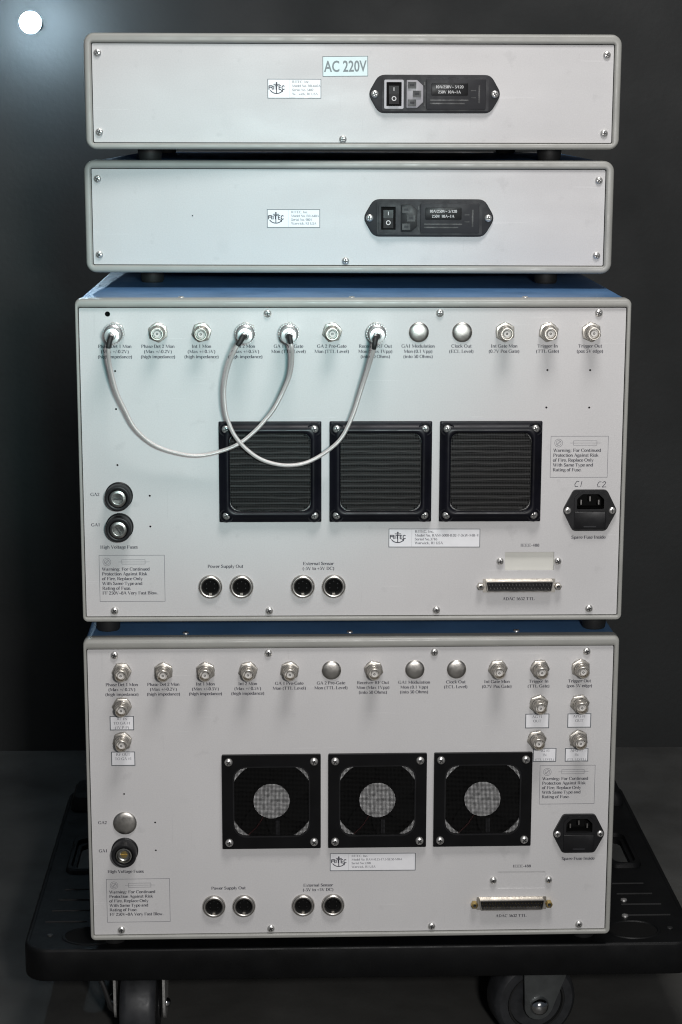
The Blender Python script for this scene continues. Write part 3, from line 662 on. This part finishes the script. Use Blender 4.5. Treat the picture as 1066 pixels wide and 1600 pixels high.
def tall(label, x, y, zt, yaw, opening, gap, plugged_holes, dv, ribbed, D=392):
    H = HB; hz = []
    hz.append(rrect(U(337.2), H - 217.0, U(376.6), H - 201.8, .4, 1))       # blanked port
    for u, v in [(102.1, -229.3), (126.9, -229.2), (175.8, -229.2), (200.5, -229.2)]: hz.append(circ(U(u), H + v, 7.0, 20))
    hz.append(rrect(U(403.8 if ribbed else 403.2) - 11.6, H - (167.6 if ribbed else 168.44) + .8, U(403.8 if ribbed else 403.2) + 11.6, H - (167.6 if ribbed else 168.44) + 14.2, .5, 1))
    if ribbed: hz.append(circ(U(25.1), H - 11.8, 2.1, 14))
    sm = [(30.0, -56.2), (30.1, -86.1), (30.2, -130.6), (55.1, -155.3), (55.1, -180.1), (367.6, -55.8), (401.2, -55.9), (367.5, -85.4), (401.3, -85.5)] if ribbed else [(30.1, -130.9), (54.9, -155.7), (55.0, -179.9)]
    for u, v in sm: hz.append(circ(U(u), H + v, .85, 10))
    if not ribbed:
        for u, v in [(109.8 + 40.3, -138), (236.7, -138), (323.2, -138)]: hz.append(circ(U(u), H + v, 38.5, 40))
    root, cover = housing('tall_instrument', label, 'tall blue topped instruments in the stack', x, y, zt, yaw, W_, H, D, opening, 4.6, hz, gap)
    for sx in (-134.7, -1.4, 134.7):
        s = place('lid_screw', mk_screw('lid_screw', 2.6, 1.4), cover, 0, 0); s.location = (sx * MM, (21 if not ribbed else 17) * MM, (H - .9) * MM); s.rotation_euler = (-PI / 2, 0, 0)
    SC = [(148.9, -11.4), (282.8, -11.2), (406.7, -11.0), (25.4, -248.8), (148.9, -249.3), (282.9, -249.2), (405.7, -248.4)] if ribbed else \
         [(24.9, -13.4), (148.3, -12.6), (282.2, -12.9), (405.8, -13.1), (25.5, -249.2), (149.1, -249.5), (282.7, -249.3), (405.8, -249.3)]
    for u, v in SC: place('screw', mk_screw(), root, U(u), H + v, rot=random.random() * 3)
    zb = -25.7 + dv
    for i, u in enumerate(BN):
        if i in plugged_holes: place('cap', mk_cap(7.9), root, U(u), H + zb - .3)
        else: place('bnc', mk_bnc, root, U(u), H + zb, rot=random.uniform(-.9, .9), tilt=(random.uniform(-.02, .02), random.uniform(-.02, .02)))
        n = len(CAP[i]); caption(root, CAP[i], u - .4, [zb - 11.5 - 4.07 * k for k in range(n)], H)
    for sx, u in enumerate((150.4, 237.4, 324.2) if ribbed else (150.2, 236.8, 323.2)):
        place('fanr' if ribbed else 'fanf', mk_fan_ribbed if ribbed else mk_fan_flat, root, U(u), H + (-136.1 if ribbed else -138.0))
    cap3 = lambda t, u, v, **k: caption(root, [t], u, [v], H, **k)
    e = 0 if ribbed else -1.2
    cap3('GA2', 12.0, -154.4 + e, em=3.6); cap3('GA1', 12.0, -178.9 + e, em=3.6); cap3('High Voltage Fuses', 30, -197 + e)
    warning_box(root, 13.9, -203.2 + e, 66.0, -241.3 + e, H, FF); warning_box(root, 371.6 - (0 if ribbed else 1.6), -108.1 + e * 1.5, 417.3 - (0 if ribbed else 1.6), -141.4 + e * 1.7, H, WARN)
    if ribbed:
        mb = MB()
        y = P_FRONT - .05
        for pts in ([(395.0, -144.6), (393.2, -144.4), (391.6, -146.8), (391.9, -148.8), (394.2, -148.6)], [(397.2, -144.4), (396.3, -148.9)],
                    [(412.6, -144.9), (410.9, -145.0), (409.6, -147.0), (410.0, -149.0), (411.8, -148.9)], [(413.6, -145.6), (415.2, -144.6), (416.3, -145.4), (415.4, -147.0), (413.3, -149.2), (416.6, -149.0)]):
            pen(mb, [(U(a), H + b) for a, b in pts], M['ink'], 1, 0, 0, y, .5)
        mb.build('handwritten_mark', root, smooth=False)
    place('inlet', mk_inlet, root, U(403.8 if ribbed else 403.2), H - 167.6 + e * .7); cap3('Spare Fuse Inside', 403.6, -190.2 + e)
    cap3('IEEE-488', 357.0, -196.6 + e * .8, em=3.3, track=1.1)
    mb = MB(); mb.box(U(336), U(378), P_FRONT + 2.4 if ribbed else P_FRONT + .5, P_FRONT + 4, H - 218, H - 200.8, M['paperboard'] if ribbed else M['panel']); mb.build('blanking_plate', root)
    for u in (334.0, 379.5): place('portscrew', mk_screw('port_screw', 3.0, 2.6), root, U(u) + (0, -.6)[u < 350], H - 209.2, rot=random.random() * 3)
    place('dsub' + str(ribbed), mk_dsub('nickel' if ribbed else 'brass'), root, U(348.9), H - 229.2 - (0 if ribbed else .4)); cap3('ADAC 5632 TTL', 348.9, -240.6 + e * .6, em=3.5)
    cap3('Power Supply Out', 114.2, -213.0 + e * .7); caption(root, ['External Sensor', '(-5V to +5V DC)'], 188.3, [-211.0 + e, -215.0 + e], H)
    for u in (102.1, 126.9, 175.8, 200.5): place('din', mk_din, root, U(u), H - 229.3, rot=0)
    return root
up = tall('upper tall instrument with ribbed black fan covers and two looped cables on its panel', 0, 0, 0, 0, (2.5, 428.6, -6.5, -254.0), 14.6, (7, 8), 0, True)
lo = tall('lower tall instrument standing on the cart, with flat fan guards and no cables', -.0003, .0011, -.272, .0112, (2.6, 428.0, -8.0, -253.8), 14.6, (5, 7, 8), -1.2, False)
H = HB
for v in (-155.0, -180.0): place('fuseb', mk_fuse(True), up, U(31.0), H + v, rot=random.random())
place('cap2', mk_cap(9.7), lo, U(30.3), H - 155.7); place('fused', mk_fuse(False), lo, U(29.8), H - 179.4)
rating_label(up, 244.0, -182.4, 317.2, -197.8, H, ['RITEC, Inc.', 'Model No. RAM-5000-0.02-7-3kW-MR-VI', 'Serial No.3716', 'Warwick, RI USA'], tilt=.004, em=2.95, lx=18.5, ls=.46, inkm='ink')
rating_label(lo, 197.9, -184.2, 268.9, -199.8, H, ['RITEC, Inc.', 'Model No. RAM-0.25-17.5-SE50-MR4', 'Serial No 5398', 'Warwick, RI USA'], tilt=.004, em=2.6, lx=15.5, ls=.46)
for u, v in [(30.2, -55.9), (29.8, -85.1), (367.6, -56.9), (401.1, -56.9), (366.7, -87.0), (400.8, -87.0)]:
    place('bnc', mk_bnc, lo, U(u), H + v, rot=random.uniform(-.9, .9))
for (u0, v1, u1, v0), tx in (((19.8, -64.2, 39.5, -76.5), ['RF IN', 'TO GA #1', '(1V P-P)']), ((20.3, -94.4, 39.9, -106.7), ['RF OUT', 'TO GA #1']),
                             ((357.0, -65.4, 376.8, -78.0), ['AG #1', 'OUT']), ((391.5, -65.5, 411.1, -77.8), ['APG #1', 'OUT']),
                             ((363.9, -94.7, 383.3, -106.8), ['AG #1', 'IN', '(TTL LEVEL)']), ((390.2, -95.0, 409.6, -106.8), ['APG #1', 'IN', '(TTL LEVEL)'])):
    s = sticker(lo, 'port_label', u0, v1, u1, v0, H, .75)
    mb = MB()
    for i, t in enumerate(tx): roman(mb, t, 0, 6.1 - 3.5 - 3.7 * i, 3.1 if 'LEVEL' not in t else 2.5, M['ink_soft'], -.18, 'c', 1.0, .75)
    mb.build('lettering', s, smooth=False)

# ------------------------------------------------------------------ the two loose patch cables
C1 = [(-184.7, -31.0, -24.5), (-186.3, -36.0, -29.7), (-187.1, -36.0, -35.6), (-186.7, -31.0, -47.4), (-183.0, -25.0, -67.4), (-176.7, -20.0, -84.0), (-169.2, -16.0, -99.2), (-155.8, -12.0, -112.0), (-139.3, -9.0, -118.8), (-122.6, -9.0, -121.1), (-105.5, -12.0, -117.6), (-89.9, -14.5, -111.0), (-77.4, -17.0, -100.8), (-68.9, -18.0, -91.5), (-61.9, -20.0, -82.2), (-55.4, -22.0, -69.5), (-49.7, -26.0, -55.1), (-47.9, -32.0, -40.6), (-48.6, -36.0, -32.3), (-49.6, -35.0, -27.0), (-50.3, -31.0, -24.6)]
C2 = [(-84.6, -31.0, -24.1), (-87.1, -36.0, -28.4), (-90.6, -36.0, -33.7), (-96.4, -31.0, -47.5), (-100.0, -26.0, -64.7), (-99.8, -23.0, -81.9), (-97.1, -21.5, -93.3), (-92.3, -20.0, -104.1), (-83.5, -17.0, -115.0), (-71.2, -14.0, -124.0), (-54.7, -12.0, -128.4), (-38.2, -12.0, -126.6), (-23.2, -13.0, -118.6), (-10.5, -15.0, -107.0), (-1.5, -18.0, -88.6), (5.7, -22.0, -65.4), (10.8, -28.0, -48.0), (13.6, -34.0, -36.5), (14.7, -36.0, -29.9), (15.7, -31.0, -25.1)]
def cable(path, ends, label):
    """root at the lowest point of the loop"""
    low = min(path, key=lambda q: q[2])
    root = bpy.data.objects.new('patch_cable', None); COL.objects.link(root); root.empty_display_size = .02
    root.location = [c * MM for c in low]; root['label'] = label; root['category'] = 'cable'; root['group'] = 'looped patch cables on the upper tall instrument'
    P = smooth_path(path, 7); P = [p - Vector(low) for p in P]; n = 12
    acc = [0.]
    for i in range(1, len(P)): acc.append(acc[-1] + (P[i] - P[i - 1]).length)
    mb = MB(); mb.tube(P, 1.55, M['braid'], n)
    def uv(vi, k):
        i, j = divmod(min(vi, len(P) * n - 1), n); return (acc[i] * .55, j / n * 6.0)
    mb.build('braided_jacket', root, uv=uv)
    for sgn, e in ((1, ends[0]), (-1, ends[1])):
        pl = MB(); N = M['plug']; ex, ez = e[0] - low[0], e[1] - low[2]; y0 = -low[1]
        pr = [(5.4, P_FRONT - 4.2 + y0), (7.3, P_FRONT - 4.5 + y0), (7.5, P_FRONT - 6 + y0), (7.5, P_FRONT - 14.2 + y0), (7.1, P_FRONT - 14.8 + y0), (6.2, -15.4 + P_FRONT + y0), (6.0, -24.2 + P_FRONT + y0), (6.2, -24.6 + P_FRONT + y0), (6.2, -26 + P_FRONT + y0), (5.6, -26.9 + P_FRONT + y0), (3.2, -27.2 + P_FRONT + y0), (2.8, -28.2 + P_FRONT + y0), (2.4, -28.4 + P_FRONT + y0)]
        pl.lathe(pr, ex, ez, N, 36)
        for k in range(24):
            a = 2 * PI * k / 24; pl.tube([(ex + 7.5 * math.cos(a), P_FRONT - 6.4 + y0, ez + 7.5 * math.sin(a)), (ex + 7.5 * math.cos(a), P_FRONT - 13.9 + y0, ez + 7.5 * math.sin(a))], .42, N, 5)
        plug = pl.build('bnc_plug', root)
        seg = P[:24] if sgn == 1 else P[::-1][:24]
        seg = [Vector((ex, y0 - 25.5, ez)), Vector((ex, y0 - 28, ez))] + seg[3:13]
        mb = MB(); mb.tube(smooth_path(seg, 2), [2.15 - .2 * (i / (2 * (len(seg) - 1))) for i in range(2 * (len(seg) - 1) + 1)], M['rubber'], 12); mb.build('strain_relief', plug)
    return root
ZB = -25.7
cable(C1, ((U(BN[0]), ZB), (U(BN[4]), ZB)), 'silver patch cable looping from the far left connector, its lowest point over bare panel')
cable(C2, ((U(BN[3]), ZB), (U(BN[6]), ZB)), 'silver patch cable looping down across the first and second ribbed fan covers')

# ------------------------------------------------------------------ platform cart
def cart():
    root = bpy.data.objects.new('platform_cart', None); COL.objects.link(root); root.location = (.008, .21, FLOOR); root.rotation_euler = (0, 0, .009)
    root['label'] = 'black plastic platform cart with grooved deck and swivel casters under the instrument stack'; root['category'] = 'cart'
    zt = (-.544 - FLOOR) * 1000; hw, d = 285, 196
    def ring(ins, r, z): return [(x, y, z) for x, y in rrect(-hw + ins, -d + ins, hw - ins, d - ins, r, 8)]
    mb = MB(); k = M['deck']
    # deck skin with openings (hand holes), as a horizontal plate
    holes = []
    for sx in (-1, 1):
        h = rrect(-8, -34, 8, 34, 7.5, 5); holes.append([(sx * 250 + x, 8 + y) for x, y in h])
    p = MB(); outer = rrect(-hw + 1.6, -d + 1.6, hw - 1.6, d - 1.6, 19, 8)
    p.plate(outer, [list(reversed(h)) for h in holes], 0, -5, k)
    p.v = [(x, z, zt + .0 - (y + 5)) for x, y, z in p.v]
    mb.v += p.v; b = 0; mb.f += p.f; mb.m += [mb.mi(k)] * len(p.f)
    mb.loops([ring(4, 17, zt - 28), ring(1, 20, zt - 28), ring(0, 21, zt - 26.5), ring(0, 21, zt - 1.8), ring(.6, 20.5, zt - .3), ring(1.6, 19.5, zt + .5), ring(3.2, 18, zt + .6), ring(4.2, 17, zt + .1), ring(4.3, 17, zt - .8)], k, cap0=False, cap1=False)
    deck = mb.build('deck', root)
    for sx in (-1, 1):
        for q in range(4):
            g = MB(); x0, x1 = (-272 + 3.0 * q, -236) if sx < 0 else (232 , 271 - 3.5 * q)
            yy = -d + 58 + 23.3 * q
            L = [[(x, yy - 1.2, zt + .05), (x, yy - .5, zt + 1.1), (x, yy + .5, zt + 1.1), (x, yy + 1.2, zt + .05)] for x in ((x0, x1) if sx < 0 else (x0, x1))]
            g.loops(L, k, cap0=True, cap1=True); g.build('deck_ridge', deck)
        # dished cup in each front corner
        g = MB(); cx, cy = sx * 231 + (2 if sx > 0 else 0), -d + 28
        g.loops([[(cx + r * math.cos(2 * PI * j / 32), cy + r * .8 * math.sin(2 * PI * j / 32), zt + zz) for j in range(32)] for r, zz in ((24, .05), (23, .9), (21.5, .9), (20.5, .06))], k, cap1=False)
        g.loops([[(cx + r * math.cos(2 * PI * j / 32), cy + r * .8 * math.sin(2 * PI * j / 32), zt + zz) for j in range(32)] for r, zz in ((20.4, .1), (.2, .1))], M['matt_black'], cap1=False)
        g.build('corner_cup', deck)
        g = MB(); g.lathe([(2.6, 0), (2.4, -.8), (.3, -1.2)], 0, 0, M['slot'], 12); s = g.build('deck_bolt', deck, (sx * 265, -d + 30, zt + .2), (-PI / 2, 0, 0))
        # raised side rail block around the hand hole
        g = MB(); xs0, xs1 = sx * 236, sx * 267
        g.loops([[(x, y, zt + zz) for x, y in rrect(min(xs0, xs1) + t, -32 + t, max(xs0, xs1) - t, 52 - t, 9, 5)] for t, zz in ((0, .1), (.6, 3), (2, 4))], k, cap1=False)
        g.loops([[(x, y, zt + zz) for x, y in rrect(min(xs0, xs1) + t, -32 + t, max(xs0, xs1) - t, 52 - t, 9, 5)] for t, zz in ((2, 4), (5, 4), (5.6, .1))], k, cap1=False)
        g.build('hand_hole_rim', deck)
        g = MB(); g.loops([[(x, y, zt + zz) for x, y in rrect(sx * 255 - 24 + t, 130 + t, sx * 255 + 24 - t, 190 - t, 7, 5)] for t, zz in ((0, .1), (1, 9), (4, 13))], k, cap1=True)
        g.build('handle_socket', deck)
    for x, y in ((231, -d + 56), (236, -d + 90)):
        g = MB(); g.lathe([(3.0, 0), (2.7, -1.2), (.3, -1.8)], 0, 0, M['steel'], 12); g.build('deck_screw', deck, (x, y, zt + .2), (-PI / 2, 0, 0))
    # casters: wheel turns about local X
    R = 37.0; za = R
    def caster(x, y, a, wx):
        w = MB(); off = 22
        cz = za; 
        # swivel plate and fork (two plates and a bridge)
        top = zt - 5
        w.box(-26, 26, -28, 28, top - 3, top, M['zinc']); w.tube([(0, 0, top - 3), (0, 0, top - 9)], 19, M['zinc'], 24)
        w.box(-wx, wx, -off - 14, 14, top - 12, top - 9, M['zinc'])
        c = w.build('caster', root, (x, y, 0), (0, 0, a))
        for sx in (-1, 1):
            g = MB()
            # fork cheek outline in (y,z): wide at the bridge, rounded round the axle
            pts = [(13, top - 9), (-off + -15, top - 9)] + [(-off + 13 * math.cos(t), cz + 13 * math.sin(t)) for t in [math.radians(170 + 160 * i / 8) for i in range(9)]]
            ls = [[(sx * (wx + dx), py, pz) for py, pz in pts] for dx in (-1.1, 1.1)]
            g.loops(ls, M['steel'] if abs(a) < .2 else M['zinc'], cap0=True, cap1=True); g.build('fork_plate', c)
            g = MB(); g.lathe([(8.5, 0), (8.3, -1.5), (6.8, -4.6), (4.5, -6.6), (1.5, -7.4), (.1, -7.5)], 0, 0, M['chrome'], 24)
            nut = g.build('axle_nut', c, (sx * (wx + 1.1), -off, cz), (0, 0, PI / 2 * sx))
            if abs(a) < .2 and sx > 0: nut.scale = (.5, .5, .5)
        g = MB(); hwid = 15
        prof = [(12, -hwid + 3), (R - 12, -hwid + 2), (R - 11, -hwid), (R - 4, -hwid), (R - 1, -hwid + 2.5), (R, -hwid + 6), (R, hwid - 6), (R - 1, hwid - 2.5), (R - 4, hwid), (R - 11, hwid), (R - 12, hwid - 2), (12, hwid - 3)]
        ls = [[(yy, -off + r * math.cos(2 * PI * j / 48), cz + r * math.sin(2 * PI * j / 48)) for j in range(48)] for r, yy in prof]
        g.loops(ls, M['tyre'], cap0=False, cap1=False); wh = g.build('wheel', c)
        g = MB()
        ls = [[(yy, -off + r * math.cos(2 * PI * j / 48), cz + r * math.sin(2 * PI * j / 48)) for j in range(48)] for r, yy in ((R - 11.5, -hwid - .5), (R - 13, -hwid - .5), (R - 14, -hwid + 3), (3, -hwid + 3), (3, hwid - 3), (R - 14, hwid - 3), (R - 13, hwid + .5), (R - 11.5, hwid + .5))]
        g.loops(ls, M['wheelcore'], cap0=False, cap1=False); g.build('wheel_core', wh)
        return c
    yf = -d + 66
    cl = caster(-189, -d + 62, math.radians(-2), 21)
    g = MB(); g.tube(smooth_path([(-40, -30, zt - 24), (-36, -32, zt - 34), (-30, -34, zt - 48), (-25, -34, 40), (-22, -30, 33)], 5), 2.2, M['rubber'], 8)
    g.build('brake_pedal', cl)
    caster(170, -d + 50, math.radians(-78), 21)
    caster(-205, d - 50, 0, 21); caster(205, d - 50, 0, 21)
    return root
FLOOR = -.648
cart()

# ------------------------------------------------------------------ setting
def structure(mb, name):
    o = mb.build(name); o['kind'] = 'structure'; return o
mb = MB(); f = FLOOR * 1000; n = 10
mb.add([(-3000, -2500, f), (3000, -2500, f), (3000, 830, f), (-3000, 830, f)], [(0, 1, 2, 3)], M['floor']); structure(mb, 'floor')
mb = MB(); mb.add([(-3000, 830, f - 3), (3000, 830, f - 3), (3000, 830, 2000), (-3000, 830, 2000)], [(0, 1, 2, 3)], M['wall']); structure(mb, 'wall')

# round lamp shining at the upper left, fixed to the backdrop
lamp = bpy.data.objects.new('wall_lamp', None); COL.objects.link(lamp); lamp.location = (-.3455, .826, .2412)
lamp['label'] = 'small glowing round bulb high on the dark backdrop left of the stack'; lamp['category'] = 'lamp'
mb = MB(); mb.lathe([(7, 3), (7, -3), (4.5, -5), (4.5, -38), (5.5, -41), (6, -46)], 0, 0, M['black'], 24); mb.build('lamp_holder', lamp)
mb = MB(); R = 12.2
mb.loops([[(R * math.sin(t) * math.cos(2 * PI * j / 32), -57 + R * math.cos(t), R * math.sin(t) * math.sin(2 * PI * j / 32)) for j in range(32)] for t in [PI * (.02 + .96 * i / 16) for i in range(17)]], M['bulb'], cap0=True, cap1=True)
mb.build('bulb', lamp)

# ------------------------------------------------------------------ lights
def area(name, loc, target, size, power, col, sy=None):
    l = bpy.data.lights.new(name, 'AREA'); l.size = size; l.energy = power; l.color = col
    if sy: l.shape = 'RECTANGLE'; l.size_y = sy
    o = bpy.data.objects.new(name, l); COL.objects.link(o); o.location = loc
    o.rotation_euler = (Vector(target) - Vector(loc)).to_track_quat('-Z', 'Y').to_euler(); return o
area('key_light', (.13, -1.52, .17), (0, 0, -.15), .09, 12.8, (1, .98, .965))
area('overhead_softbox', (.16, -.58, 1.25), (0, .05, -.1), .5, 16, (1, .975, .96), .35)
area('broad_fill', (.35, -2.3, .7), (0, 0, -.1), 1.2, 3.6, (1, .985, .97))
sp = bpy.data.lights.new('flare_tint_spot', 'SPOT'); sp.energy = 30; sp.color = (.35, .95, 1); sp.spot_size = math.radians(19.5); sp.spot_blend = 1; sp.shadow_soft_size = .05  # added light with no real source; imitates the cyan flare cast on the panels
so = bpy.data.objects.new('flare_tint_spot', sp); COL.objects.link(so); so.location = (.05, -1.5, .22)
so.rotation_euler = (Vector((-.10, 0, -.005)) - Vector(so.location)).to_track_quat('-Z', 'Y').to_euler()
w = bpy.data.worlds.new('World'); S.world = w; w.use_nodes = True
w.node_tree.nodes['Background'].inputs[0].default_value = (.75, .85, 1, 1); w.node_tree.nodes['Background'].inputs[1].default_value = .07

# ------------------------------------------------------------------ camera
cd = bpy.data.cameras.new('camera'); cam = bpy.data.objects.new('camera', cd); COL.objects.link(cam)
cd.sensor_fit = 'VERTICAL'; cd.sensor_height = 36; cd.lens = 2989.78 / 1600 * 36; cd.clip_start = .05; cd.clip_end = 50
Fv = Vector((.0240, .9787, -.2038)).normalized(); Rv = Vector((.9997, -.0241, .0020)); Rv = (Rv - Fv * Rv.dot(Fv)).normalized(); Uv = Rv.cross(Fv)
m = Matrix((Rv, Uv, -Fv)).transposed().to_4x4(); m.translation = Vector((-.0462, -1.4825, .1404)); cam.matrix_world = m
S.camera = cam
S.view_settings.view_transform = 'Standard'; S.view_settings.look = 'None'; S.view_settings.gamma = 1; S.view_settings.exposure = 0
S.render.engine = 'CYCLES'; S.cycles.filter_width = 1.15
bpy.data.objects.remove(HOLD)
